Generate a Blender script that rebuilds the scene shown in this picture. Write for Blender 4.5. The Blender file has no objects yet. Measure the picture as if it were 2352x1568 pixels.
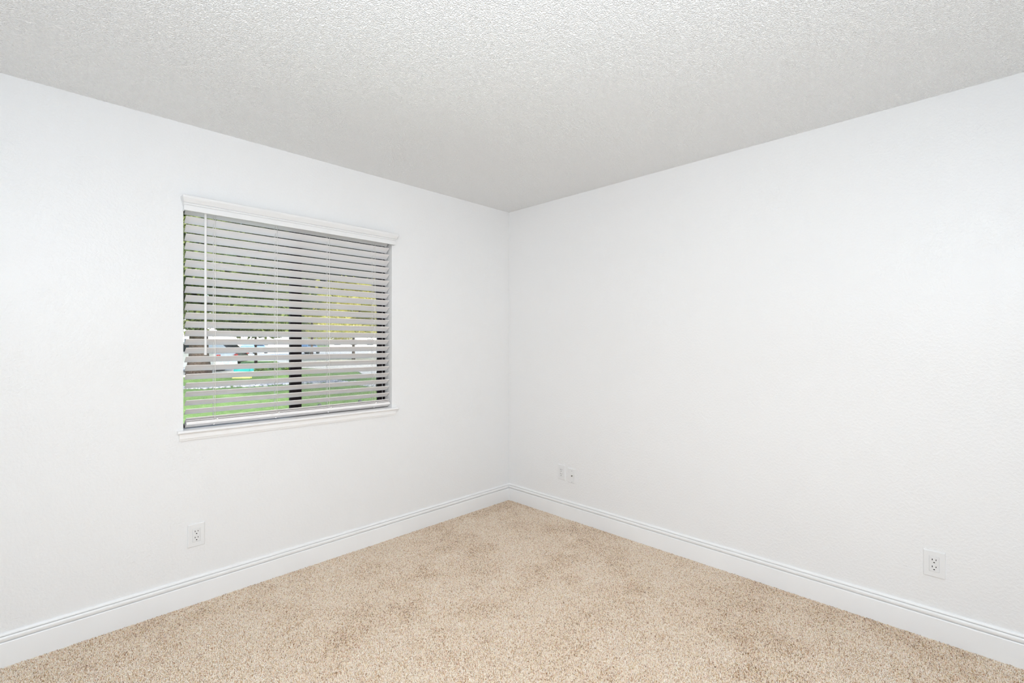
import bpy, bmesh, math, random
import numpy as np
from mathutils import Vector, Matrix, noise as mnoise

random.seed(7)
RNG = np.random.default_rng(11)
S = bpy.context.scene
COL = S.collection
PI = math.pi

# ------------------------------------------------------------------ camera
TH = math.radians(44.72)
FW = Vector((math.cos(TH), math.sin(TH), 0))
RT = Vector((math.sin(TH), -math.cos(TH), 0))
CAM = Vector((-2.8609, -2.8696, 1.33))
FPX = 1091.0
cd = bpy.data.cameras.new('camera')
cd.sensor_width = 36.0
cd.lens = 36.0 * FPX / 2352.0
cd.shift_y = 3.0 / 2352.0
cd.clip_start = 0.02
cd.clip_end = 600
co = bpy.data.objects.new('camera', cd)
COL.objects.link(co)
co.location = CAM
co.rotation_euler = (PI / 2, 0, TH - PI / 2)
S.camera = co

# ------------------------------------------------------------------ tagging
def tag(o, label=None, cat=None, group=None, kind=None):
    if label: o['label'] = label
    if cat: o['category'] = cat
    if group: o['group'] = group
    if kind: o['kind'] = kind
    return o

def empty(name, loc=(0, 0, 0), rz=0.0, parent=None):
    o = bpy.data.objects.new(name, None)
    o.empty_display_size = 0.1
    COL.objects.link(o)
    o.location = loc
    o.rotation_euler = (0, 0, rz)
    if parent: o.parent = parent
    return o

def link_mesh(name, me, mat=None, parent=None, smooth=False):
    o = bpy.data.objects.new(name, me)
    COL.objects.link(o)
    if mat: me.materials.append(mat)
    if parent: o.parent = parent
    if smooth:
        me.polygons.foreach_set('use_smooth', [True] * len(me.polygons))
    return o

# ------------------------------------------------------------------ mesh builder
class MB:
    def __init__(s):
        s.v = []; s.f = []
    def add(s, vs, fs):
        b = len(s.v)
        s.v += [tuple(p) for p in vs]
        s.f += [tuple(i + b for i in f) for f in fs]
        return s
    def box(s, x0, x1, y0, y1, z0, z1, rot=None, piv=None):
        vs = [Vector(p) for p in ((x0,y0,z0),(x1,y0,z0),(x1,y1,z0),(x0,y1,z0),(x0,y0,z1),(x1,y0,z1),(x1,y1,z1),(x0,y1,z1))]
        if rot is not None:
            piv = Vector(piv if piv is not None else ((x0+x1)/2, (y0+y1)/2, (z0+z1)/2))
            vs = [rot @ (p - piv) + piv for p in vs]
        return s.add(vs, [(0,3,2,1),(4,5,6,7),(0,1,5,4),(1,2,6,5),(2,3,7,6),(3,0,4,7)])
    def prism(s, prof, fa, fb, cap=True):
        """prof: closed list of 2-D points, fa / fb map (u, v) to the 3-D point at each end"""
        n = len(prof)
        vs = [fa(*p) for p in prof] + [fb(*p) for p in prof]
        fs = [(i, (i+1) % n, (i+1) % n + n, i + n) for i in range(n)]
        if cap:
            fs += [tuple(range(n))[::-1], tuple(range(n, 2*n))]
        return s.add(vs, fs)
    def tube(s, pts, rads, n=8, cap=True):
        pts = [Vector(p) for p in pts]
        if not isinstance(rads, (list, tuple)): rads = [rads] * len(pts)
        vs = []; up = None
        for i, p in enumerate(pts):
            d = (pts[min(i+1, len(pts)-1)] - pts[max(i-1, 0)]).normalized()
            if up is None or abs(up.dot(d)) > .98:
                up = Vector((0,0,1)) if abs(d.z) < .9 else Vector((1,0,0))
            a = d.cross(up).normalized(); b = d.cross(a).normalized()
            up = b.cross(d) if False else up
            for k in range(n):
                t = 2*PI*k/n
                vs.append(p + (a*math.cos(t) + b*math.sin(t)) * rads[i])
        fs = []
        for i in range(len(pts)-1):
            for k in range(n):
                fs.append((i*n+k, i*n+(k+1) % n, (i+1)*n+(k+1) % n, (i+1)*n+k))
        if cap:
            fs += [tuple(range(n)), tuple(range((len(pts)-1)*n, len(pts)*n))[::-1]]
        return s.add(vs, fs)
    def build(s, name, mat=None, parent=None, smooth=False, bevel=0.0, seg=2, angle=None):
        me = bpy.data.meshes.new(name)
        me.from_pydata(s.v, [], s.f)
        bm = bmesh.new(); bm.from_mesh(me)
        bmesh.ops.recalc_face_normals(bm, faces=bm.faces)
        bm.to_mesh(me); bm.free()
        me.update()
        o = link_mesh(name, me, mat, parent, smooth)
        if bevel:
            m = o.modifiers.new('bevel', 'BEVEL')
            m.width = bevel; m.segments = seg; m.limit_method = 'ANGLE'; m.angle_limit = math.radians(40)
            m.harden_normals = False
        if smooth and angle:
            try:
                me.set_sharp_from_angle(angle=math.radians(angle))
            except Exception:
                pass
        return o

# ------------------------------------------------------------------ materials
def new_mat(name):
    m = bpy.data.materials.new(name)
    m.use_nodes = True
    nt = m.node_tree
    b = nt.nodes['Principled BSDF']
    return m, nt, b

def N(nt, typ, **kw):
    n = nt.nodes.new(typ)
    for k, v in kw.items():
        if hasattr(n, k): setattr(n, k, v)
        else: n.inputs[k.replace('_', ' ')].default_value = v
    return n

def ramp(nt, stops, interp='LINEAR'):
    r = nt.nodes.new('ShaderNodeValToRGB')
    cr = r.color_ramp
    cr.interpolation = interp
    while len(cr.elements) > 1: cr.elements.remove(cr.elements[-1])
    cr.elements[0].position = stops[0][0]; cr.elements[0].color = (*stops[0][1], 1)
    for p, c in stops[1:]:
        e = cr.elements.new(p); e.color = (*c, 1)
    return r

def g(v): return (v, v, v)

def coords(nt, obj=True):
    t = nt.nodes.new('ShaderNodeTexCoord')
    return t.outputs['Object']

def simple(name, col, rough=.5, spec=.5, metal=0.0, var=0.03, scale=6.0, bump=0.0, bscale=200.0, bdist=.001):
    """plain procedural finish: slight tone variation by noise and a fine bump"""
    m, nt, b = new_mat(name)
    c = coords(nt)
    n = N(nt, 'ShaderNodeTexNoise'); n.inputs['Scale'].default_value = scale; n.inputs['Detail'].default_value = 3
    nt.links.new(c, n.inputs['Vector'])
    r = ramp(nt, [(.3, tuple(max(0, x*(1-var)) for x in col)), (.7, tuple(min(1, x*(1+var)) for x in col))])
    nt.links.new(n.outputs['Fac'], r.inputs['Fac'])
    nt.links.new(r.outputs['Color'], b.inputs['Base Color'])
    b.inputs['Roughness'].default_value = rough
    b.inputs['Metallic'].default_value = metal
    b.inputs['Specular IOR Level'].default_value = spec
    if bump:
        n2 = N(nt, 'ShaderNodeTexNoise'); n2.inputs['Scale'].default_value = bscale; n2.inputs['Detail'].default_value = 2
        nt.links.new(c, n2.inputs['Vector'])
        bp = N(nt, 'ShaderNodeBump'); bp.inputs['Strength'].default_value = bump; bp.inputs['Distance'].default_value = bdist
        nt.links.new(n2.outputs['Fac'], bp.inputs['Height'])
        nt.links.new(bp.outputs['Normal'], b.inputs['Normal'])
    return m

WALL_A = .86
def wall_mat():
    m, nt, b = new_mat('painted_wall')
    c = coords(nt)
    b.inputs['Base Color'].default_value = (WALL_A, WALL_A, WALL_A*1.0, 1)
    b.inputs['Specular IOR Level'].default_value = .5
    # orange-peel: plateaus of sprayed plaster over a fine grain
    n1 = N(nt, 'ShaderNodeTexNoise'); n1.inputs['Scale'].default_value = 84; n1.inputs['Detail'].default_value = 2.5; n1.inputs['Roughness'].default_value = .55
    n2 = N(nt, 'ShaderNodeTexNoise'); n2.inputs['Scale'].default_value = 240; n2.inputs['Detail'].default_value = 2
    n3 = N(nt, 'ShaderNodeTexNoise'); n3.inputs['Scale'].default_value = 14; n3.inputs['Detail'].default_value = 3
    for n in (n1, n2, n3): nt.links.new(c, n.inputs['Vector'])
    r1 = ramp(nt, [(.42, g(0)), (.60, g(1))])
    nt.links.new(n1.outputs['Fac'], r1.inputs['Fac'])
    ad = N(nt, 'ShaderNodeMath', operation='MULTIPLY_ADD'); ad.inputs[1].default_value = .35
    nt.links.new(n2.outputs['Fac'], ad.inputs[0]); nt.links.new(r1.outputs['Color'], ad.inputs[2])
    bp = N(nt, 'ShaderNodeBump'); bp.inputs['Strength'].default_value = .5; bp.inputs['Distance'].default_value = .0008
    nt.links.new(ad.outputs[0], bp.inputs['Height'])
    nt.links.new(bp.outputs['Normal'], b.inputs['Normal'])
    rr = ramp(nt, [(.35, g(.345)), (.65, g(.41))])
    nt.links.new(n3.outputs['Fac'], rr.inputs['Fac'])
    nt.links.new(rr.outputs['Color'], b.inputs['Roughness'])
    return m

def ceiling_mat():
    m, nt, b = new_mat('popcorn_ceiling')
    c = coords(nt)
    b.inputs['Roughness'].default_value = .75
    b.inputs['Specular IOR Level'].default_value = .3
    # warp the lookup a little so the sprayed granules are irregular
    n2 = N(nt, 'ShaderNodeTexNoise'); n2.inputs['Scale'].default_value = 60; n2.inputs['Detail'].default_value = 2
    nt.links.new(c, n2.inputs['Vector'])
    wv = N(nt, 'ShaderNodeVectorMath', operation='MULTIPLY_ADD'); wv.inputs[1].default_value = (.012, .012, .012)
    nt.links.new(n2.outputs['Color'], wv.inputs[0]); nt.links.new(c, wv.inputs[2])
    vo = N(nt, 'ShaderNodeTexVoronoi'); vo.voronoi_dimensions = '2D'; vo.feature = 'SMOOTH_F1'; vo.inputs['Scale'].default_value = 185; vo.inputs['Smoothness'].default_value = .35
    nt.links.new(wv.outputs[0], vo.inputs['Vector'])
    n1 = N(nt, 'ShaderNodeTexNoise'); n1.inputs['Scale'].default_value = 95; n1.inputs['Detail'].default_value = 1.5
    nt.links.new(c, n1.inputs['Vector'])
    r1 = ramp(nt, [(.05, g(1)), (.62, g(0))])
    nt.links.new(vo.outputs['Distance'], r1.inputs['Fac'])
    ad = N(nt, 'ShaderNodeMath', operation='MULTIPLY_ADD'); ad.inputs[1].default_value = .7
    nt.links.new(n1.outputs['Fac'], ad.inputs[0]); nt.links.new(r1.outputs['Color'], ad.inputs[2])
    bp = N(nt, 'ShaderNodeBump'); bp.inputs['Strength'].default_value = 1.0; bp.inputs['Distance'].default_value = .0026
    nt.links.new(ad.outputs[0], bp.inputs['Height'])
    nt.links.new(bp.outputs['Normal'], b.inputs['Normal'])
    b.inputs['Base Color'].default_value = (.95, .95, .945, 1)
    return m

def carpet_mat():
    m, nt, b = new_mat('beige_carpet')
    at = N(nt, 'ShaderNodeAttribute'); at.attribute_name = 'tuft'
    sp = nt.nodes.new('ShaderNodeSeparateColor')
    nt.links.new(at.outputs['Color'], sp.inputs['Color'])
    r = ramp(nt, CARPET)
    nt.links.new(sp.outputs['Red'], r.inputs['Fac'])
    # dark between the yarn ends comes from real depth; a mild dye shift per tuft
    h = N(nt, 'ShaderNodeHueSaturation')
    mr = N(nt, 'ShaderNodeMapRange'); mr.inputs['To Min'].default_value = .75; mr.inputs['To Max'].default_value = 1.3
    nt.links.new(sp.outputs['Green'], mr.inputs['Value'])
    nt.links.new(mr.outputs['Result'], h.inputs['Saturation'])
    mh = N(nt, 'ShaderNodeMapRange'); mh.inputs['To Min'].default_value = .476; mh.inputs['To Max'].default_value = .512
    nt.links.new(sp.outputs['Blue'], mh.inputs['Value'])
    nt.links.new(mh.outputs['Result'], h.inputs['Hue'])
    nt.links.new(r.outputs['Color'], h.inputs['Color'])
    nt.links.new(h.outputs['Color'], b.inputs['Base Color'])
    b.inputs['Roughness'].default_value = .95
    b.inputs['Specular IOR Level'].default_value = .1
    return m

CARPET = [(0.0, (.28, .18, .11)), (.14, (.55, .40, .265)), (.40, (.79, .65, .495)), (.7, (.90, .785, .635)), (1.0, (.96, .895, .79))]

def screen_mat():
    m, nt, b = new_mat('insect_screen_mesh')
    t = nt.nodes.new('ShaderNodeBsdfTransparent')
    d = nt.nodes.new('ShaderNodeBsdfDiffuse'); d.inputs['Color'].default_value = (.42, .42, .43, 1)
    mx = nt.nodes.new('ShaderNodeMixShader'); mx.inputs['Fac'].default_value = .42
    nt.links.new(t.outputs[0], mx.inputs[1]); nt.links.new(d.outputs[0], mx.inputs[2])
    nt.links.new(mx.outputs[0], nt.nodes['Material Output'].inputs['Surface'])
    nt.nodes.remove(b)
    return m

def glass_mat():
    m, nt, b = new_mat('window_glass')
    t = nt.nodes.new('ShaderNodeBsdfTransparent'); t.inputs['Color'].default_value = (.96, .98, .97, 1)
    gl = nt.nodes.new('ShaderNodeBsdfGlossy'); gl.inputs['Roughness'].default_value = .02
    fr = nt.nodes.new('ShaderNodeFresnel'); fr.inputs['IOR'].default_value = 1.45
    mx = nt.nodes.new('ShaderNodeMixShader')
    nt.links.new(fr.outputs[0], mx.inputs['Fac'])
    nt.links.new(t.outputs[0], mx.inputs[1]); nt.links.new(gl.outputs[0], mx.inputs[2])
    nt.links.new(mx.outputs[0], nt.nodes['Material Output'].inputs['Surface'])
    nt.nodes.remove(b)
    return m

def leaf_mat(name, ca, cb, trans=.35):
    m, nt, b = new_mat(name)
    c = coords(nt)
    n = N(nt, 'ShaderNodeTexNoise'); n.inputs['Scale'].default_value = 1.6; n.inputs['Detail'].default_value = 5
    nt.links.new(c, n.inputs['Vector'])
    r = ramp(nt, [(.35, ca), (.65, cb)])
    nt.links.new(n.outputs['Fac'], r.inputs['Fac'])
    d = nt.nodes.new('ShaderNodeBsdfDiffuse'); t = nt.nodes.new('ShaderNodeBsdfTranslucent')
    nt.links.new(r.outputs['Color'], d.inputs['Color']); nt.links.new(r.outputs['Color'], t.inputs['Color'])
    mx = nt.nodes.new('ShaderNodeMixShader'); mx.inputs['Fac'].default_value = trans
    nt.links.new(d.outputs[0], mx.inputs[1]); nt.links.new(t.outputs[0], mx.inputs[2])
    nt.links.new(mx.outputs[0], nt.nodes['Material Output'].inputs['Surface'])
    nt.nodes.remove(b)
    return m

def grass_mat():
    m, nt, b = new_mat('lawn_grass')
    c = coords(nt)
    n = N(nt, 'ShaderNodeTexNoise'); n.inputs['Scale'].default_value = 9; n.inputs['Detail'].default_value = 6
    n2 = N(nt, 'ShaderNodeTexNoise'); n2.inputs['Scale'].default_value = .5; n2.inputs['Detail'].default_value = 3
    nt.links.new(c, n.inputs['Vector']); nt.links.new(c, n2.inputs['Vector'])
    r = ramp(nt, [(.3, (.12, .20, .065)), (.55, (.18, .28, .09)), (.8, (.31, .40, .17))])
    nt.links.new(n.outputs['Fac'], r.inputs['Fac'])
    r2 = ramp(nt, [(.35, g(.85)), (.65, g(1.15))])
    nt.links.new(n2.outputs['Fac'], r2.inputs['Fac'])
    mx = N(nt, 'ShaderNodeMix', data_type='RGBA', blend_type='MULTIPLY'); mx.inputs[0].default_value = 1
    nt.links.new(r.outputs['Color'], mx.inputs[6]); nt.links.new(r2.outputs['Color'], mx.inputs[7])
    nt.links.new(mx.outputs[2], b.inputs['Base Color'])
    b.inputs['Roughness'].default_value = .9
    b.inputs['Specular IOR Level'].default_value = .1
    bp = N(nt, 'ShaderNodeBump'); bp.inputs['Strength'].default_value = .8; bp.inputs['Distance'].default_value = .04
    nt.links.new(n.outputs['Fac'], bp.inputs['Height']); nt.links.new(bp.outputs['Normal'], b.inputs['Normal'])
    return m

M = {}
M['wall'] = wall_mat()
M['ceiling'] = ceiling_mat()
M['carpet'] = carpet_mat()
M['trim'] = simple('gloss_white_trim', (.89, .89, .89), .32, .5, var=.006, bump=.05, bscale=40)
M['sill'] = simple('white_sill_paint', (.91, .905, .90), .35, .5, var=.006)
M['slat'] = simple('white_faux_wood_slat', (.93, .905, .895), .45, .4, var=.01, bump=.08, bscale=60)
M['valance'] = simple('white_valance', (.84, .84, .84), .4, .4, var=.006)
M['wand'] = simple('white_plastic_wand', (.92, .91, .91), .3, .5, var=.005)
M['cord'] = simple('white_cord', (.93, .91, .88), .8, .2, var=.02, bump=.2, bscale=900)
M['bronze'] = simple('dark_bronze_aluminium', (.016, .011, .013), .6, .2, metal=.0, var=.15)
M['bead'] = simple('grey_glazing_bead', (.42, .42, .43), .5, .4)
M['plate'] = simple('white_outlet_plastic', (.83, .83, .83), .28, .5, var=.004)
M['plate2'] = simple('white_receptacle_plastic', (.80, .80, .80), .3, .5, var=.004)
M['ivory'] = simple('ivory_jack_plastic', (.76, .76, .71), .35, .5, var=.004)
M['hole'] = simple('dark_slot', (.012, .010, .010), .8, .1)
M['screw'] = simple('painted_screw', (.42, .42, .41), .35, .5, metal=.2)
M['joint'] = simple('shallow_joint_plastic', (.60, .60, .60), .5, .3, var=.004)
M['brass'] = simple('coax_metal', (.16, .15, .13), .3, .5, metal=.8)
M['glass'] = glass_mat()
M['screen'] = screen_mat()
M['stucco'] = simple('exterior_stucco', (.55, .52, .47), .9, .1, var=.05, bump=.4, bscale=80)
M['lawn'] = grass_mat()
M['concrete'] = simple('pale_concrete', (.62, .60, .56), .9, .1, var=.06, scale=.8, bump=.2, bscale=30)
M['pebble'] = simple('pale_river_stone', (.42, .43, .46), .7, .3, var=.35, scale=5)
M['stone'] = simple('dark_grey_stone', (.10, .11, .11), .8, .2, var=.3, scale=20)
M['bark'] = simple('rough_bark', (.11, .085, .075), .95, .1, var=.35, scale=7, bump=.9, bscale=14, bdist=.05)
M['leaf_green'] = leaf_mat('green_leaves', (.09, .14, .07), (.32, .36, .14))
M['leaf_dark'] = leaf_mat('dark_leaves', (.06, .07, .045), (.12, .13, .08), .2)
M['leaf_sunlit'] = leaf_mat('sunlit_yellow_leaves', (.62, .64, .22), (.92, .86, .38), .5)  # sunlit look put into a bright yellow-green leaf colour
M['carwhite'] = simple('white_car_paint', (.80, .81, .83), .2, .5, var=.004)
M['carblack'] = simple('charcoal_car_paint', (.05, .055, .07), .2, .5, var=.01)
M['carblue'] = simple('light_blue_car_paint', (.25, .42, .68), .2, .5, var=.01)
M['carglass'] = simple('tinted_car_glass', (.02, .025, .03), .06, .7, var=.01)
M['tyre'] = simple('tyre_rubber', (.02, .02, .022), .8, .2)
M['rim'] = simple('alloy_rim', (.45, .46, .48), .3, .5, metal=.8)
M['red'] = simple('red_lens', (.55, .03, .03), .2, .5)
M['teal'] = simple('teal_painted_board', (.04, .50, .52), .4, .4, var=.03)
M['yellow'] = simple('yellow_painted_concrete', (.80, .74, .22), .8, .2, var=.06)
M['shrub'] = leaf_mat('shrub_leaves', (.10, .20, .07), (.30, .38, .14), .2)
M['house'] = simple('white_house_wall', (.78, .76, .72), .9, .1)
M['roof'] = simple('pale_shingle', (.62, .60, .57), .9, .1, var=.2, scale=3)
M['hglass'] = simple('house_window_glass', (.06, .08, .10), .1, .5)

# ------------------------------------------------------------------ room shell
H = 2.44
XB, YB = -4.35, -4.30         # far extents of the room behind the camera
TK = .14
OX0, OX1, OZ0, OZ1 = -2.324, -1.131, .886, 2.045   # window opening

def wall_with_hole():
    m = MB()
    x0, x1 = XB - TK, TK
    z0, z1 = -.02, H + .02
    # front and back skins around the hole, plus reveals
    for y in (0.0, TK):
        vs = [(x0,y,z0),(OX0,y,z0),(OX1,y,z0),(x1,y,z0),
              (x0,y,OZ0),(OX0,y,OZ0),(OX1,y,OZ0),(x1,y,OZ0),
              (x0,y,OZ1),(OX0,y,OZ1),(OX1,y,OZ1),(x1,y,OZ1),
              (x0,y,z1),(OX0,y,z1),(OX1,y,z1),(x1,y,z1)]
        fs = []
        for j in range(3):
            for i in range(3):
                if (i, j) == (1, 1): continue
                a = j*4 + i
                fs.append((a, a+1, a+5, a+4))
        m.add(vs, fs)
    b = 16
    rim = [(5, 6), (6, 10), (10, 9), (9, 5)]
    for a, c in rim: m.f.append((a, c, c+b, a+b))
    outer = [(0,1),(1,2),(2,3),(3,7),(7,11),(11,15),(15,14),(14,13),(13,12),(12,8),(8,4),(4,0)]
    for a, c in outer: m.f.append((a, c, c+b, a+b))
    return m.build('wall_left', M['wall'])
tag(wall_with_hole(), kind='structure')
tag(MB().box(0, TK, YB - TK, -.0005, -.02, H + .02).build('wall_right', M['wall']), kind='structure')
tag(MB().box(XB - TK, -.0005, YB - TK, YB, -.02, H + .02).build('wall_back', M['wall']), kind='structure')
tag(MB().box(XB - TK, XB, YB + .0005, -.0005, -.02, H + .02).build('wall_rear', M['wall']), kind='structure')

# ceiling: sprayed popcorn with real relief in the part that can be seen
def grid_noise(X, Y, cell, seed):
    r = np.random.default_rng(seed)
    n = 512
    T = r.random((n, n))
    gx = X / cell; gy = Y / cell
    ix = np.floor(gx).astype(int); iy = np.floor(gy).astype(int)
    fx = gx - ix; fy = gy - iy
    fx = fx*fx*(3-2*fx); fy = fy*fy*(3-2*fy)
    a = T[ix % n, iy % n]; b_ = T[(ix+1) % n, iy % n]; c = T[ix % n, (iy+1) % n]; d = T[(ix+1) % n, (iy+1) % n]
    return (a*(1-fx)+b_*fx)*(1-fy) + (c*(1-fx)+d*fx)*fy

def np_mesh(name, V, F, mat, smooth=True):
    me = bpy.data.meshes.new(name)
    nv, nf, k = len(V), len(F), F.shape[1]
    me.vertices.add(nv); me.vertices.foreach_set('co', V.astype(np.float32).ravel())
    me.loops.add(nf*k); me.loops.foreach_set('vertex_index', F.astype(np.int32).ravel())
    me.polygons.add(nf)
    me.polygons.foreach_set('loop_start', np.arange(0, nf*k, k, dtype=np.int32))
    me.polygons.foreach_set('loop_total', np.full(nf, k, dtype=np.int32))
    me.update(calc_edges=True)
    if smooth: me.polygons.foreach_set('use_smooth', np.ones(nf, dtype=bool))
    me.materials.append(mat)
    me.validate()
    return me

def make_ceiling():
    step = .0043
    x0, y0 = -3.6, -3.6
    nx = int(-x0/step) + 2; ny = int(-y0/step) + 2
    xs = np.linspace(x0, .03, nx); ys = np.linspace(y0, .03, ny)
    X, Y = np.meshgrid(xs, ys, indexing='ij')
    h = .55*grid_noise(X + 50, Y + 50, .0098, 1) + .45*grid_noise(X*.8 - Y*.6 + 50, X*.6 + Y*.8 + 50, .0068, 2)
    blot = grid_noise(X + 50, Y + 50, .11, 3)
    h = np.clip((h - .42)/.35, 0, 1) * (.8 + .3*blot)
    Z = H - .0014*h
    V = np.stack([X.ravel(), Y.ravel(), Z.ravel()], 1)
    i = np.arange(nx-1)[:, None]*ny + np.arange(ny-1)[None, :]
    i = i.ravel()
    F = np.stack([i, i+1, i+ny+1, i+ny], 1)      # faces look down
    # the rest: slab above and flat strips behind the camera
    base = len(V)
    zt = H + .12
    ex = [(XB-TK, YB-TK, zt), (TK, YB-TK, zt), (TK, TK, zt), (XB-TK, TK, zt),
          (XB-TK, YB-TK, H+.0), (x0, YB-TK, H), (x0, TK, H), (XB-TK, TK, H),
          (x0, YB-TK, H), (TK, YB-TK, H), (TK, y0, H), (x0, y0, H)]
    V = np.vstack([V, np.array(ex)])
    F = np.vstack([F, base + np.array([[0,1,2,3],[4,7,6,5],[8,11,10,9]])])
    return link_mesh('ceiling', np_mesh('ceiling', V, F, M['ceiling']))
tag(make_ceiling(), kind='structure')

# floor: carpet backing plus cut-pile tufts standing on it
def make_floor():
    sp = .0037
    xs = np.arange(-3.9, -.012, sp); ys = np.arange(-3.9, -.012, sp)
    X, Y = np.meshgrid(xs, ys, indexing='ij')
    X = X.ravel(); Y = Y.ravel()
    # keep what can be seen from near the camera
    dep = (X - CAM.x)*FW.x + (Y - CAM.y)*FW.y
    keep = dep > 1.62
    X = X[keep]; Y = Y[keep]
    n = len(X)
    X = X + RNG.uniform(-.45, .45, n)*sp; Y = Y + RNG.uniform(-.45, .45, n)*sp
    X = np.minimum(X, -.0145); Y = np.minimum(Y, -.0145)
    nap = grid_noise(X + 50, Y + 50, .24, 5)*.55 + grid_noise(X*.8 + Y*.6 + 50, -X*.6 + Y*.8 + 50, .085, 6)*.45
    nap = np.clip((nap - .5)*3.2, -1, 1)
    hgt = .0078 + RNG.normal(0, .0013, n)
    ang = RNG.uniform(0, 2*PI, n)
    lean = RNG.uniform(0, .0022, n)
    # nap lies toward (-) or away from (+) the room's near side in patches
    lx = np.cos(ang)*lean + FW.x*nap*.0028; ly = np.sin(ang)*lean + FW.y*nap*.0028
    r0 = sp*.50; r1 = sp*(.46 + .20*RNG.random(n))
    tw = RNG.uniform(0, PI/2, n)
    V = np.empty((n, 9, 3), np.float32)
    for k in range(4):
        a = tw + k*PI/2
        V[:, k, 0] = X + np.cos(a)*r0; V[:, k, 1] = Y + np.sin(a)*r0; V[:, k, 2] = -.0095
        a2 = a + .5
        V[:, 4+k, 0] = X + lx*.7 + np.cos(a2)*r1; V[:, 4+k, 1] = Y + ly*.7 + np.sin(a2)*r1; V[:, 4+k, 2] = -.0095 + hgt*.80
    V[:, 8, 0] = X + lx; V[:, 8, 1] = Y + ly; V[:, 8, 2] = -.0095 + hgt
    b = (np.arange(n)*9)[:, None]
    tri = []
    for k in range(4):
        j = (k+1) % 4
        tri += [(k, j, 4+j), (k, 4+j, 4+k), (4+k, 4+j, 8)]
    T = np.array(tri)
    F = (b[:, :, None] + T[None]).reshape(-1, 3)
    V = V.reshape(-1, 3)
    base = len(V)
    e = .0
    ex = [(XB-TK, YB-TK, -.0092), (TK, YB-TK, -.0092), (TK, TK, -.0092), (XB-TK, TK, -.0092),
          (XB-TK, YB-TK, -.12), (TK, YB-TK, -.12), (TK, TK, -.12), (XB-TK, TK, -.12)]
    V = np.vstack([V, np.array(ex)])
    q = [(0,1,2),(0,2,3),(4,6,5),(4,7,6),(0,4,5),(0,5,1),(1,5,6),(1,6,2),(2,6,7),(2,7,3),(3,7,4),(3,4,0)]
    F = np.vstack([F, base + np.array(q)])
    me = np_mesh('floor', V, F, M['carpet'], smooth=True)
    at = me.color_attributes.new('tuft', 'FLOAT_COLOR', 'POINT')
    c = np.ones((len(V), 4), np.float32)
    v = np.clip(RNG.beta(2.4, 1.7, n) - .15*np.clip(nap, -.4, 1), 0, 1)  # nap shading also put into the yarn colour: darker where tufts lean away
    dark = RNG.random(n) < .10
    v[dark] *= .35
    c[:n*9, 0] = np.repeat(v, 9)
    c[:n*9, 1] = np.repeat(RNG.random(n), 9)
    c[:n*9, 2] = np.repeat(RNG.random(n), 9)
    c[n*9:, 0] = .45; c[n*9:, 1] = .5; c[n*9:, 2] = .5
    at.data.foreach_set('color', c.ravel())
    return link_mesh('floor', me)
tag(make_floor(), kind='structure')

# baseboards: colonial profile with a cap lip, a bead and a plain board
def bb_profile():
    p = [(0, -.009), (.0145, -.009), (.0145, .0935), (.0141, .0962), (.0130, .0978), (.0115, .0984), (.0042, .0985), (.0040, .1014)]
    for k in range(9):                                           # broad bead
        t = k/8
        p.append((.0090 + .0050*math.sin(PI*(.16 + .70*t)), .1016 + .0190*t))
    p += [(.0040, .1210), (.0040, .1230), (.0088, .1234)]
    for k in range(6):                                           # cap lip
        t = k/5
        p.append((.0098*math.cos(t*PI/2*.85), .1245 + .0105*math.sin(t*PI/2)))
    p += [(0, .1352)]
    return p
BB = bb_profile()
o = MB().prism(BB, lambda u, v: (XB, -u, v), lambda u, v: (-u, -u, v)).build('baseboard_left', M['trim'], smooth=True, angle=28)
tag(o, kind='structure')
o = MB().prism(BB, lambda u, v: (-u, YB, v), lambda u, v: (-u, -u, v)).build('baseboard_right', M['trim'], smooth=True, angle=28)
tag(o, kind='structure')
o = MB().prism(BB, lambda u, v: (XB, YB+u, v), lambda u, v: (-.016, YB+u, v)).build('baseboard_back', M['trim'], smooth=True, angle=28)
tag(o, kind='structure')
o = MB().prism(BB, lambda u, v: (XB+u, YB+.016, v), lambda u, v: (XB+u, -.016, v)).build('baseboard_rear', M['trim'], smooth=True, angle=28)
tag(o, kind='structure')

# ------------------------------------------------------------------ window
win = tag(empty('window_1', ((OX0+OX1)/2, .0, OZ0)), kind='structure')
def wb(mb, name, mat, **kw):
    """build in world coordinates, then hang on the window root"""
    o = mb.build(name, mat, **kw)
    o.parent = win
    o.matrix_parent_inverse = Matrix.Translation(-win.location)
    return o
FY0, FY1 = .088, .138
fr = MB()
fr.box(OX0, OX0+.016, FY0, FY1, OZ0, OZ1)
fr.box(OX1-.020, OX1, FY0, FY1, OZ0, OZ1)
fr.box(OX0+.016, OX1-.020, FY0, FY1, OZ0, OZ0+.016)
fr.box(OX0+.016, OX1-.020, FY0, FY1, OZ1-.035, OZ1)
wb(fr, 'window_frame', M['bronze'], bevel=.0015)
MX0, MX1 = -1.768, -1.701
wb(MB().box(MX0, MX0+.034, FY0, FY0+.026, OZ0+.016, OZ1-.035), 'fixed_stile', M['bronze'], bevel=.0015)
sash = MB()
sash.box(MX0+.034, MX1, FY0+.003, FY0+.024, OZ0+.017, OZ1-.036)
sash.box(OX1-.052, OX1-.0235, FY0+.001, FY0+.024, OZ0+.017, OZ1-.036)
sash.box(MX1, OX1-.052, FY0+.003, FY0+.024, OZ0+.017, OZ0+.040)
sash.box(MX1, OX1-.052, FY0+.003, FY0+.024, OZ1-.066, OZ1-.036)
s_ = wb(sash, 'sliding_sash', M['bronze'], bevel=.001)
wb(MB().box(OX1-.0234, OX1-.0201, FY0+.0, FY0+.03, OZ0+.017, OZ1-.036), 'track_seal', M['bead'])
wb(MB().box(OX0+.0165, MX0+.004, FY0+.030, FY0+.034, OZ0+.0165, OZ1-.0355), 'window_pane', M['glass'])
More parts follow.
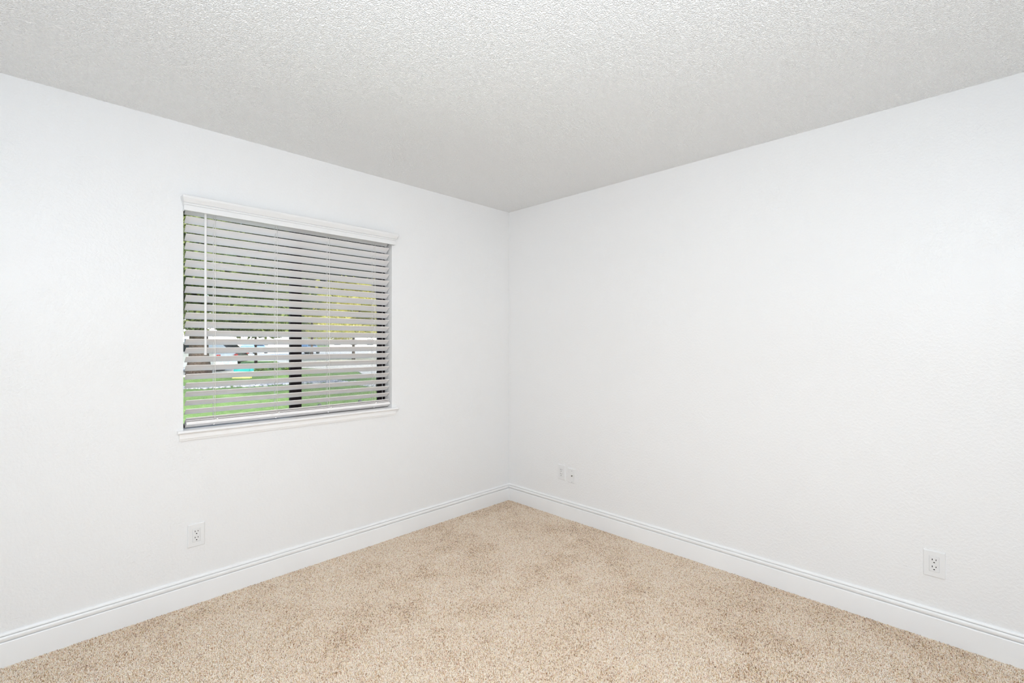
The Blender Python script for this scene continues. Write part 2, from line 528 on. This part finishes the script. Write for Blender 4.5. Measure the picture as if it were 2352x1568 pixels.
wb(MB().box(MX1-.004, OX1-.050, FY0+.009, FY0+.013, OZ0+.038, OZ1-.062), 'window_pane', M['glass'])
wb(MB().add([(MX0+.03, .128, OZ0+.0165), (OX1-.021, .128, OZ0+.0165), (OX1-.021, .128, OZ1-.036), (MX0+.03, .128, OZ1-.036)], [(0,1,2,3)]), 'insect_screen', M['screen'])
# stool with rounded nose and returned ends, apron below
sp_ = [(.085, -.0), (.085, -.012)]
sill_prof = [(-.085, 0.0), (.022, 0.0), (.028, -.0015), (.031, -.005), (.0315, -.009), (.029, -.0135), (.024, -.0155), (-.001, -.0155), (-.085, -.0155)]
SZ = OZ0 + .0015
sl = MB()
sl.prism([(-.0865, 0), (0, 0), (0, -.0155), (-.0865, -.0155)], lambda u, v: (OX0+.0006, -u, SZ+v), lambda u, v: (OX1-.0006, -u, SZ+v))
nose = [(.0003, 0.0), (.022, 0.0), (.028, -.0015), (.031, -.005), (.0315, -.009), (.029, -.0135), (.024, -.0155), (.0003, -.0155)]
sl.prism(nose, lambda u, v: (-2.352, -u, SZ+v), lambda u, v: (-1.094, -u, SZ+v))
wb(sl, 'window_sill', M['sill'], bevel=.001)
ap = [(.0003, -.0160), (.0145, -.0160), (.0145, -.040), (.0125, -.0455), (.0105, -.0475), (.0105, -.0515), (.0003, -.0525)]
wb(MB().prism(ap, lambda u, v: (-2.343, -u, SZ+v), lambda u, v: (-1.108, -u, SZ+v)), 'apron', M['sill'])

# ------------------------------------------------------------------ blind
blind = tag(empty('window_blind', ((OX0+OX1)/2, 0, OZ0)), 'white horizontal slatted blind with moulded valance, half open in the window', 'blind')
def bb_(mb, name, mat, **kw):
    o = mb.build(name, mat, **kw)
    o.parent = blind
    o.matrix_parent_inverse = Matrix.Translation(-blind.location)
    return o
BX0, BX1 = -2.3085, -1.1385
TILT = math.radians(34.7)
SW, ST = .051, .0028
CY = .0185 + SW/2*math.cos(TILT)           # centre line of the slats
PITCH = .0449
def slat(mb, zroom, x0=BX0, x1=BX1, w=SW, t=ST, tilt=TILT, yroom=.0185):
    """room edge at height zroom; the outer edge lies lower"""
    c, s = math.cos(tilt), math.sin(tilt)
    pr = []
    n = 7
    crown = .0012
    # u along the width from the room edge outward, v thickness
    for k in range(n):
        u = w*k/(n-1); pr.append((u, t/2 + crown*math.sin(PI*k/(n-1))))
    for k in range(n-1, -1, -1):
        u = w*k/(n-1); pr.append((u, -t/2 + crown*math.sin(PI*k/(n-1))))
    def f(x):
        return lambda u, v: (x, yroom + u*c + v*s, zroom - u*s + v*c - t/2)
    mb.prism(pr, f(x0), f(x1))
sm = MB()
Z0 = 1.979
zs = [Z0 + PITCH - PITCH*k for k in range(25)]
for z in zs: slat(sm, z)
slat(sm, .9325, tilt=math.radians(29))
bb_(sm, 'slats', M['slat'], smooth=True, angle=35)
# bottom rail
rl = MB()
c_, s_n = math.cos(TILT*.93), math.sin(TILT*.93)
prr = [(0, -.002), (.002, 0), (.049, 0), (.051, -.002), (.051, -.0145), (.049, -.0165), (.002, -.0165), (0, -.0145)]
ZR = .9265
def rf(x): return lambda u, v: (x, .0165 + u*c_ + v*s_n, ZR - u*s_n*.76 + v*c_)
rl.prism(prr, rf(BX0), rf(BX1))
bb_(rl, 'bottom_rail', M['slat'])
# headrail
hr = MB().box(BX0, BX1, .004, .062, 2.030, 2.042)
hr.box(BX0, BX1, .0095, .012, 2.004, 2.030); hr.box(BX0, BX1, .059, .062, 1.999, 2.030)
bb_(hr, 'headrail', M['valance'])
# valance: flat base, bead, flared crown, mitred returns to the wall
VZ = 1.9945
vp = [(.0, .000), (.0082, .000), (.0102, .0012), (.0105, .0040), (.0105, .0250), (.0098, .0258), (.0078, .0262), (.0078, .0280), (.0118, .0285), (.0142, .0305),
      (.0150, .0330), (.0146, .0352), (.0128, .0370), (.0108, .0374), (.0108, .0388), (.0150, .0394), (.0172, .0412), (.0190, .0440), (.0225, .0490), (.0268, .0550),
      (.0302, .0610), (.0320, .0665), (.0322, .0705), (.0305, .0730), (.0, .0735)]
yb = -.026           # back face of the valance board
vm = MB()
VX0, VX1 = -2.3335, -1.1165
# front board, mitred at both ends by offsetting x with the profile
vm.prism(vp, lambda u, v: (VX0 + .0105 - u*.40, yb - u, VZ+v), lambda u, v: (VX1 - .0105 + u*.45, yb - u, VZ+v))
# returns
for sx, X in ((-1, VX0 + .0105), (1, VX1 - .0105)):
    k = .40 if sx < 0 else .45
    vm.prism([(max(0, u), v) for u, v in vp], lambda u, v: (X + sx*u*k, yb - u, VZ+v), lambda u, v: (X + sx*u*k, -.0006, VZ+v))
bb_(vm, 'valance', M['valance'])
# ladders: front and back strings, rungs under each slat, lift cord through the route holes
STN = (-2.1795, -1.8690, -1.5600, -1.2490)
for x in STN:
    m = MB()
    yf, yo = .0165, .0185 + SW*math.cos(TILT) + .0015
    for dx in (0,):
        m.tube([(x, yf, 1.999), (x, yf, .918)], .0012, 6)
        m.tube([(x, yo, 1.999), (x, yo, .905)], .0011, 6)
    for z in zs:
        zr = z - ST - .0012
        m.tube([(x, yf, zr), (x, yo, zr - SW*math.sin(TILT))], .0007, 5)
    bb_(m, 'ladder_cord', M['cord'], smooth=True)
    m = MB()
    m.tube([(x-.002, .040, 1.999), (x-.002, .040, .900)], .0010, 6)
    bb_(m, 'lift_cord', M['cord'], smooth=True)
    # cord button and clip on the bottom rail
    m = MB()
    m.tube([(x-.004, .0250, .9015), (x-.004, .0235, .8965)], [.0055, .0045], 12)
    bb_(m, 'cord_button', M['wand'], smooth=True)
    m = MB()
    m.tube([(x+.010, .0150, .9300), (x+.010, .0150, .9255), (x+.010, .0160, .9240)], [.0035, .0035, .0030], 8)
    m.tube([(x, .0160, .9265), (x+.009, .0150, .9265)], .0010, 6)
    bb_(m, 'cord_clip', M['cord'], smooth=True)
# slot marks where the lift cord passes through each slat
rh = MB()
for x in STN:
    for z in zs:
        c, s = math.cos(TILT), math.sin(TILT)
        def P(u, v): return (yr + u*c + v*s, z - u*s + v*c - ST/2)
        yr = .0185
        u0, u1, v = .0185, .0325, -ST/2 + .0012 - .00045
        a = P(u0, v); b = P(u1, v)
        rh.add([(x-.0045, a[0], a[1]), (x-.0005, a[0], a[1]), (x-.0005, b[0], b[1]), (x-.0045, b[0], b[1])], [(0,1,2,3)])
# tilt wand
wd = MB()
WX, WY = -2.2265, .0045
wd.tube([(WX, WY, 2.012), (WX, WY, 2.006)], [.002, .002], 8)
wd.tube([(WX, WY, 2.006), (WX, WY, 2.003), (WX, WY, 1.283), (WX, WY, 1.276), (WX, WY, 1.268), (WX, WY, 1.266)], [.003, .0056, .0056, .0063, .0063, .0045], 6)
bb_(wd, 'tilt_wand', M['wand'])

# ------------------------------------------------------------------ wall outlets
def wallmap(wall, cx, cz):
    """local (u right, d out of the wall, w up) -> world for a fitting on a wall"""
    if wall == 'L': return lambda u, d, w: (cx + u, -d, cz + w)
    return lambda u, d, w: (-d, cx - u, cz + w)

def rbox(mb, f, u0, u1, w0, w1, d0, d1, e=0.0, r=0.0):
    """box on the wall; the front face is inset by e (a bevelled edge), corners cut by r"""
    def ring(k, d):
        a0, a1, b0, b1 = u0+k, u1-k, w0+k, w1-k
        if r <= 0: return [(a0,d,b0),(a1,d,b0),(a1,d,b1),(a0,d,b1)]
        out = []
        for (cx_, cz_, a) in ((a1-r, b0+r, -PI/2), (a1-r, b1-r, 0), (a0+r, b1-r, PI/2), (a0+r, b0+r, PI)):
            for t in range(4):
                an = a + t/3*PI/2
                out.append((cx_ + r*math.cos(an), d, cz_ + r*math.sin(an)))
        return out
    R = [ring(0, d0), ring(0, d1 - e), ring(e*.35, d1 - e*.3), ring(e*1.3, d1)] if e else [ring(0, d0), ring(0, d1)]
    n = len(R[0]); vs = [f(*p) for q in R for p in q]; fs = []
    for j in range(len(R)-1):
        for i in range(n): fs.append((j*n+i, j*n+(i+1) % n, (j+1)*n+(i+1) % n, (j+1)*n+i))
    fs += [tuple(range(n))[::-1], tuple(range((len(R)-1)*n, len(R)*n))]
    mb.add(vs, fs)

def outlet(wall, cx, cz, label, pw=.0745, ph=.1165, rw=.0335, rh_=.067, small=False, group=None):
    f = wallmap(wall, cx, cz)
    loc = f(0, 0, 0)
    root = tag(empty('wall_outlet', loc), label, 'outlet')
    def hang(o):
        o.parent = root; o.matrix_parent_inverse = Matrix.Translation(-root.location); return o
    m = MB(); rbox(m, f, -pw/2, pw/2, -ph/2, ph/2, 0, .0062, .0028, .002)
    hang(m.build('cover_plate', M['plate']))
    # dark joint line round the receptacle, then the receptacle body
    m = MB(); rbox(m, f, -rw/2-.0008, rw/2+.0008, -rh_/2-.0008, rh_/2+.0008, .0058, .00635, 0, .001)
    hang(m.build('joint', M['joint']))
    m = MB(); rbox(m, f, -rw/2, rw/2, -rh_/2, rh_/2, .0060, .0082, .0010, .0015)
    rec = hang(m.build('receptacle', M['plate2']))
    for zc in (rh_*.235, -rh_*.235):
        for u, hh in ((-.0064, .0075), (.0064, .0062)):
            m = MB(); rbox(m, f, u-.0013, u+.0013, zc+.0035-hh/2+.001, zc+.0035+hh/2+.001, .0080, .00835)
            o = m.build('slot', M['hole']); o.parent = rec
        m = MB()
        pts = [(.0030*math.cos(a), zc - .0085 + .0030*math.sin(a)) for a in [PI*k/8 for k in range(9)]]
        pts += [(-.0030, zc-.0100), (.0030, zc-.0100)]
        vs = [f(u, .0080, w) for u, w in pts] + [f(u, .00835, w) for u, w in pts]
        nn = len(pts)
        m.add(vs, [tuple(range(nn)), tuple(range(nn, 2*nn))] + [(i, (i+1) % nn, (i+1) % nn+nn, i+nn) for i in range(nn)])
        o = m.build('ground_hole', M['hole']); o.parent = rec
    return root
outlet('L', -2.2685, .3455, 'white double outlet low on the left wall below the window')
outlet('R', -2.7155, .3345, 'white double outlet low on the right wall near the photo edge')
outlet('R', -.5745, .3380, 'white double outlet near the room corner, beside the cable jack plate', pw=.0745, ph=.1125)

def jack(cx, cz):
    f = wallmap('R', cx, cz)
    root = tag(empty('cable_outlet', f(0, 0, 0)), 'white cable jack plate right of the outlet near the room corner', 'wall jack')
    def hang(o):
        o.parent = root; o.matrix_parent_inverse = Matrix.Translation(-root.location); return o
    m = MB(); rbox(m, f, -.035, .035, -.054, .054, 0, .0058, .0026, .002)
    hang(m.build('cover_plate', M['plate']))
    def disc(u, w, r, d0, d1, r2=None):
        mm = MB(); r2 = r if r2 is None else r2
        vs = [f(u + r*math.cos(2*PI*k/14), d0, w + r*math.sin(2*PI*k/14)) for k in range(14)] + [f(u + r2*math.cos(2*PI*k/14), d1, w + r2*math.sin(2*PI*k/14)) for k in range(14)]
        mm.add(vs, [tuple(range(14)), tuple(range(14, 28))] + [(i, (i+1) % 14, (i+1) % 14+14, i+14) for i in range(14)])
        return mm
    hang(disc(.007, .001, .0085, .0056, .0066).build('jack_collar', M['ivory']))
    hang(disc(.007, .001, .0042, .0066, .0130, .0042).build('coax_connector', M['brass']))
    for w in (.037, -.046):
        hang(disc(.006, w, .0030, .0056, .0068, .0028).build('screw', M['screw']))
jack(-.6705, .3290)

# ------------------------------------------------------------------ outside
GZ = -.10
def at(px, d, z=0.0):
    """a spot d metres straight ahead of the room corner view and px across it, as a fixed world point"""
    a = (px - 1176)/FPX
    return Vector((CAM.x + d*(FW.x + a*RT.x), CAM.y + d*(FW.y + a*RT.y), z))

def ground():
    n = 80
    m = MB()
    m.add([(-60, .16, GZ), (140, .16, GZ), (140, 220, GZ), (-60, 220, GZ)], [(0,1,2,3)])
    return m.build('ground', M['lawn'])
tag(ground(), kind='structure')
pv = [(150, 19.7), (538, 19.7), (546, 24), (549, 37), (636, 37), (650, 27), (815, 25), (838, 20.5), (1300, 18.5), (1300, 150), (-200, 150), (-200, 19.7)]
def pavement():
    m = MB(); pts = [at(p, d) for p, d in pv]; n = len(pts)
    m.add([(p.x, p.y, GZ) for p in pts] + [(p.x, p.y, GZ+.03) for p in pts],
          [tuple(range(n, 2*n))] + [(i, (i+1) % n, (i+1) % n+n, i+n) for i in range(n)])
    me = bpy.data.meshes.new('trim_1')
    o = m.build('pavement', M['concrete'])
    return o
tag(pavement(), kind='structure')

# stone edging between the two lawns
def stones():
    line = [(400, 14.7), (470, 14.9), (560, 15.6), (640, 16.6), (700, 16.9), (790, 17.2), (850, 15.9), (920, 14.9)]
    V = []; F = []
    ico = bmesh.new(); bmesh.ops.create_icosphere(ico, subdivisions=1, radius=1)
    iv = np.array([v.co[:] for v in ico.verts]); ifc = np.array([[v.index for v in f.verts] for f in ico.faces]); ico.free()
    cnt = 0
    for i in range(len(line)-1):
        a = at(*line[i]); b = at(*line[i+1])
        L = (b-a).length
        wide = .55 if i >= 2 else .22
        for k in range(int(L*(70 if i >= 2 else 34))):
            p = a.lerp(b, random.random()) + Vector((random.uniform(-.2, .2), random.uniform(-wide, wide), 0))
            r = random.uniform(.035, .10)
            sc = np.array([r*random.uniform(.8, 1.4), r*random.uniform(.8, 1.4), r*random.uniform(.5, .8)])
            jit = iv*(1 + RNG.uniform(-.18, .18, (len(iv), 1)))
            V.append(jit*sc + np.array([p.x, p.y, GZ + sc[2]*.35])); F.append(ifc + cnt*len(iv)); cnt += 1
    me = np_mesh('stone_edging', np.vstack(V), np.vstack(F), M['pebble'])
    return link_mesh('stone_edging', me)
tag(stones(), 'strip of pale grey river stones edging the lawn outside', 'stones', kind='stuff')

def leaves(name, blobs, count, size, mat, parent=None, seed=1):
    r = np.random.default_rng(seed)
    w = np.array([b[3]*b[4]*b[5] for b in blobs])**.8; w = w/w.sum()
    idx = r.choice(len(blobs), count, p=w)
    B = np.array(blobs)[idx]
    d = r.normal(size=(count, 3)); d /= np.linalg.norm(d, axis=1)[:, None]
    rad = r.random(count)**.45
    # clumps
    C = B[:, :3] + d*rad[:, None]*B[:, 3:6]
    a = r.normal(size=(count, 3)); a /= np.linalg.norm(a, axis=1)[:, None]
    b = r.normal(size=(count, 3)); b -= (b*a).sum(1)[:, None]*a; b /= np.linalg.norm(b, axis=1)[:, None]
    s = size*r.uniform(.6, 1.3, count)[:, None]
    nrm = np.cross(a, b)
    V = np.stack([C - a*s, C - b*s*.45 + nrm*s*.12, C + a*s, C + b*s*.45 + nrm*s*.12], 1).reshape(-1, 3)
    F = np.arange(count*4).reshape(-1, 4)
    me = np_mesh(name, V, F, mat, smooth=False)
    o = link_mesh(name, me, None, parent)
    return o

def tree(name, px, d, hgt, tr, blobs, label, leafmat, nleaf=14000, size=.10, seed=1, fork=2.2, group=None):
    b = at(px, d)
    root = tag(empty(name, (b.x, b.y, GZ)), label, 'tree', group)
    m = MB()
    pts = []; rs = []
    for k in range(9):
        t = k/8
        pts.append((math.sin(t*3+seed)*.12*t, math.cos(t*2.3+seed)*.12*t, hgt*t*.8)); rs.append(tr*(1.25 if k == 0 else 1)*(1-.65*t))
    m.tube(pts, rs, 12)
    o = m.build('trunk', M['bark'], root, smooth=True)
    bm = MB(); rr = random.Random(seed)
    for k in range(9):
        bl = blobs[k % len(blobs)]
        z0 = rr.uniform(fork, hgt*.55)
        e = Vector((bl[0] + rr.uniform(-.5, .5), bl[1] + rr.uniform(-.5, .5), bl[2]))
        s = Vector((0, 0, z0)); mid = s.lerp(e, .5) + Vector((0, 0, .5))
        bm.tube([s, mid, e], [tr*.38, tr*.22, tr*.06], 7)
    bm.build('branches', M['bark'], root, smooth=True)
    leaves('foliage', blobs, nleaf, size, leafmat, root, seed)
    return root

def crown(r, n, rx, ry, rz, zc, seed, k=.45):
    q = random.Random(seed)
    out = []
    for i in range(n):
        a = q.uniform(0, 2*PI); t = q.random()**.5
        out.append((math.cos(a)*rx*t, math.sin(a)*ry*t, zc + q.uniform(-1, 1)*rz, r*q.uniform(.7, 1.3), r*q.uniform(.7, 1.3), r*k*q.uniform(.8, 1.4)))
    return out

tree('shade_tree', 457, 21.0, 9, .42, crown(1.3, 34, 3.4, 3.4, 2.9, 5.1, 3) + [(-RT.x*k, -RT.y*k, z, 1.3, 1.3, .8) for k in (1.0, 2.4) for z in (3.0, 3.8, 4.8, 5.8)], 'large shade tree with thick dark trunk in front of the white car', M['leaf_green'], 38000, .12, 3)
tree('shade_tree', 873, 14.2, 7, .11, crown(1.0, 44, 2.9, 2.6, 1.15, 4.65, 9, .5), 'dark leafy tree close outside, its crown behind the upper right of the blind', M['leaf_dark'], 46000, .10, 9)
tree('shade_tree', 588, 30.5, 10, .08, crown(1.4, 30, 2.6, 2.2, 3.3, 5.6, 5), 'green tree beyond the lawn left of the dark window mullion', M['leaf_green'], 30000, .15, 5, fork=3)
tree('sunlit_tree', 812, 40.0, 8, .12, crown(1.5, 34, 4.4, 3.6, 2.4, 4.6, 6), 'sunlit yellow-green tree behind the right half of the window', M['leaf_sunlit'], 36000, .15, 6, fork=1.2)  # yellow here is sunlight painted into the leaves, same for the next tree
tree('sunlit_tree', 716, 52.0, 10, .14, crown(2.0, 26, 4.0, 3.0, 3.4, 5.6, 8), 'yellow-green tree down the street just right of the mullion', M['leaf_sunlit'], 22000, .20, 8, fork=1.4)

def shrub(px, d, r, label):
    b = at(px, d)
    root = tag(empty('low_shrub', (b.x, b.y, GZ)), label, 'shrub', 'shrubs along the far lawn edge')
    m = MB()
    for k in range(5):
        a = k*1.26
        m.tube([(0, 0, 0), (math.cos(a)*r*.5, math.sin(a)*r*.5, r*.7)], [.02, .008], 5)
    m.build('stems', M['bark'], root)
    leaves('foliage', [(0, 0, r*.55, r, r, r*.5)], 900, .05, M['shrub'], root, seed=int(px))
shrub(600, 24.5, .34, 'rounded low shrub beside the teal box')
shrub(628, 25.3, .38, 'low shrub in the middle of the row on the far lawn')
shrub(660, 24.6, .34, 'low shrub just left of the dark window mullion')

# cars
def car(px, d, rz, paint, label, L=4.4, Hc=1.45):
    b = at(px, d)
    root = tag(empty('parked_car', (b.x, b.y, GZ + .03), rz), label, 'car', 'cars parked outside')
    hl = L/2; w = .86
    s = Hc/1.45
    low = [(-hl, .30), (-hl+.05, .62*s), (-hl+.12, .88*s), (-hl+.75, .96*s), (hl-1.25, .92*s), (hl-.25, .76*s), (hl-.03, .55*s), (hl, .30)]
    arch = []
    for cxw in (hl-.85, -hl+.85):
        for k in range(9):
            a = PI*k/8
            arch.append((cxw + .37*math.cos(a), .22 + .37*math.sin(a)))
    prof = low + arch
    m = MB()
    m.prism(prof, lambda u, v: (u, -w, v), lambda u, v: (u, w, v))
    m.build('body', paint, root, bevel=.04, seg=2)
    cab = [(-hl+.30, .93*s), (-hl+.72, 1.36*s), (-hl+1.2, 1.45*s), (hl-2.2, 1.43*s), (hl-1.7, 1.30*s), (hl-1.0, .92*s)]
    m = MB()
    def cf(y): return lambda u, v: (u, y*(1 - .22*max(0, (v-.93*s)/(.5*s))), v)
    m.prism(cab, cf(-w+.03), cf(w-.03))
    m.build('cabin', paint, root, bevel=.03)
    m = MB()
    gl = [(-hl+.52, .98*s), (-hl+.85, 1.31*s), (hl-2.25, 1.36*s), (hl-1.85, 1.27*s), (hl-1.25, .97*s)]
    def gf(y): return lambda u, v: (u, y*(1 - .22*max(0, (v-.93*s)/(.5*s))), v)
    m.prism(gl, gf(-w+.02), gf(w-.02))
    m.build('windows', M['carglass'], root)
    for x in (hl-.85, -hl+.85):
        for sy in (-1, 1):
            m = MB()
            ring = []
            y0, y1 = sy*(w-.20), sy*(w+.01)
            vs = []
            for (rr_, yy) in ((.33, y0), (.33, y1), (.21, y1), (.21, y0)):
                vs += [(x + rr_*math.cos(2*PI*k/24), yy, .30 + rr_*math.sin(2*PI*k/24)) for k in range(24)]
            m.add(vs, [(j*24+k, j*24+(k+1) % 24, ((j+1) % 4)*24+(k+1) % 24, ((j+1) % 4)*24+k) for j in range(4) for k in range(24)])
            wh = m.build('wheel', M['tyre'], root, smooth=True, angle=40)
            m = MB()
            for k in range(6):
                a = 2*PI*k/6
                R = Matrix.Rotation(a, 3, 'Y')
                m.box(x+.03, x+.215, y1-sy*.03 if sy > 0 else y1, y1 if sy > 0 else y1+.03, .275, .325, Matrix.Rotation(a, 3, 'Y'), (x, y1, .30))
            m.tube([(x, y1-sy*.05, .30), (x, y1-sy*.002, .30)], .06, 12)
            m.build('rim', M['rim'], wh)
    for sy in (-1, 1):
        MB().box(-hl-.004, -hl+.05, sy*(w-.26) if sy > 0 else -w+.02, sy*w-.02 if sy > 0 else -w+.26, .74*s, .84*s).build('tail_light', M['red'], root, bevel=.01)
        MB().box(hl-.16, hl-.015, (w-.34) if sy > 0 else -w+.02, (w-.02) if sy > 0 else -w+.34, .58*s, .69*s).build('head_light', M['rim'], root, bevel=.01)
    return root
yaw = TH - PI/2
c0 = car(421, 23.3, yaw + PI, M['carwhite'], 'white car parked behind the shade tree trunk, tail to the right')
c1 = car(470, 28.4, yaw + PI, M['carblack'], 'charcoal car parked in the second row behind the white car')
car(585, 62.0, yaw + PI/2, M['carblue'], 'light blue car far off in the street left of the mullion')
car(706, 60.0, yaw + PI/2, M['carblue'], 'light blue car far off in the street right of the mullion')

# low teal board box by the drive and a yellow kerb block on the grass
b = at(560, 22.2)
root = tag(empty('utility_box', (b.x, b.y, GZ), yaw), 'low teal box with white base by the car tail', 'box')
MB().box(-.37, .37, -.2, .2, 0, .10).build('base', M['house'], root, bevel=.01)
MB().box(-.37, .37, -.2, .2, .10, .31).build('cabinet', M['teal'], root, bevel=.02)
MB().box(-.39, .39, -.22, .22, .31, .335).build('lid', M['teal'], root, bevel=.008)
b = at(556, 19.2)
m = MB(); m.prism([(-.09, 0), (.09, 0), (.065, .11), (-.065, .11)], lambda u, v: (-.36, u, v), lambda u, v: (.36, u, v))
o = m.build('kerb_block', M['yellow'], None, bevel=.01); o.location = (b.x, b.y, GZ); o.rotation_euler = (0, 0, yaw)
tag(o, 'pale yellow kerb block on the grass in front of the teal box', 'kerb')
for px, d, lab in ((734, 10.75, 'small round grey stone on the grass right of the mullion'), (827, 11.5, 'small round grey stone on the grass farthest right')):
    b = at(px, d); me = bpy.data.meshes.new('lawn_stone'); bm = bmesh.new()
    bmesh.ops.create_icosphere(bm, subdivisions=3, radius=.045)
    for v in bm.verts:
        v.co *= 1 + .25*mnoise.noise(v.co*22 + Vector((px, 0, 0))); v.co.z *= .8
    bm.to_mesh(me); bm.free()
    o = link_mesh('lawn_stone', me, M['stone'], None, True); o.location = (b.x, b.y, GZ+.02)
    tag(o, lab, 'stone')

# houses across the street
def house(px, d, w, dp, h, label, rz=0.0):
    b = at(px, d)
    root = tag(empty('house', (b.x, b.y, GZ), yaw + rz), label, 'house')
    MB().box(-w/2, w/2, 0, dp, 0, h).build('walls', M['house'], root)
    m = MB(); e = .5
    m.prism([(-e, h), (dp+e, h), (dp/2, h+1.9)], lambda u, v: (-w/2-e, u, v), lambda u, v: (w/2+e, u, v))
    m.build('roof', M['roof'], root)
    n = int(w/3)
    for k in range(n):
        x = -w/2 + (k+.5)*w/n
        MB().box(x-.6, x+.6, -.05, 0.0, 1.0, 2.1).build('window', M['hglass'], root)
house(520, 84, 17, 8, 3.0, 'long white house across the street left of the mullion')
house(850, 96, 16, 8, 3.0, 'long white house across the street right of the mullion', .1)

# ------------------------------------------------------------------ light
w = bpy.data.worlds.new('world'); S.world = w
w.use_nodes = True
nt = w.node_tree
bg = nt.nodes['Background']
sky = nt.nodes.new('ShaderNodeTexSky')
sky.sky_type = 'NISHITA'
sky.sun_disc = False
sky.sun_elevation = math.radians(38)
sky.sun_rotation = math.radians(200)
sky.air_density = 1.0; sky.dust_density = 2.5
nt.links.new(sky.outputs[0], bg.inputs['Color'])
bg.inputs['Strength'].default_value = .55

def light(name, typ, loc, energy, color=(1, 1, 1), rot=(0, 0, 0), **kw):
    l = bpy.data.lights.new(name, typ); l.energy = energy; l.color = color
    for k, v in kw.items(): setattr(l, k, v)
    o = bpy.data.objects.new(name, l); COL.objects.link(o); o.location = loc; o.rotation_euler = rot
    return o
# sun from the street's right, high, behind the building corner: it never enters the room
sd = Vector((-.30, .80, -.72)).normalized()
light('sun', 'SUN', (0, 0, 30), 4.0, (1, .96, .88), sd.to_track_quat('-Z', 'Y').to_euler(), angle=.01)
# flash bounced off the ceiling above the camera, its bare head, and an unseen fill added to brighten the corner
LT = {
 'ceiling_bounce': ((CAM.x - .10, CAM.y - .10, H - .03), (31.9, 34.0, 35.9), (0, 0, 0), dict(shape='DISK', size=.75)),
 'flash_head': ((CAM.x - .10, CAM.y - .10, 1.25), (25.6, 31.6, 38), (PI, 0, 0), dict(shape='DISK', size=.5)),
 'corner_fill': ((CAM.x - .35, CAM.y - .35, 1.55), (12.0, 11.7, 11.4), (PI/2, 0, TH - PI/2), dict(shape='DISK', size=.6, spread=math.radians(110))),
}
for nm, (loc, e3, rot, kw) in LT.items():
    e = max(e3)
    if e > 0: light(nm, 'AREA', loc, e, tuple(v/e for v in e3), rot, **kw)

# ------------------------------------------------------------------ view
S.view_settings.view_transform = 'Standard'
S.view_settings.look = 'None'
S.view_settings.exposure = 0.0
S.view_settings.gamma = 1.0
S.view_settings.use_curve_mapping = False
try:
    S.cycles.use_denoising = True
    S.cycles.denoiser = 'OPENIMAGEDENOISE'
    S.cycles.denoising_input_passes = 'RGB_ALBEDO_NORMAL'
    S.cycles.max_bounces = 7
    S.cycles.diffuse_bounces = 6
    S.cycles.glossy_bounces = 2
    S.cycles.caustics_reflective = False
    S.cycles.use_adaptive_sampling = True
    S.cycles.adaptive_threshold = .07
    S.cycles.adaptive_min_samples = 12
    S.cycles.transparent_max_bounces = 16
    S.cycles.sample_clamp_indirect = 6
except Exception:
    pass
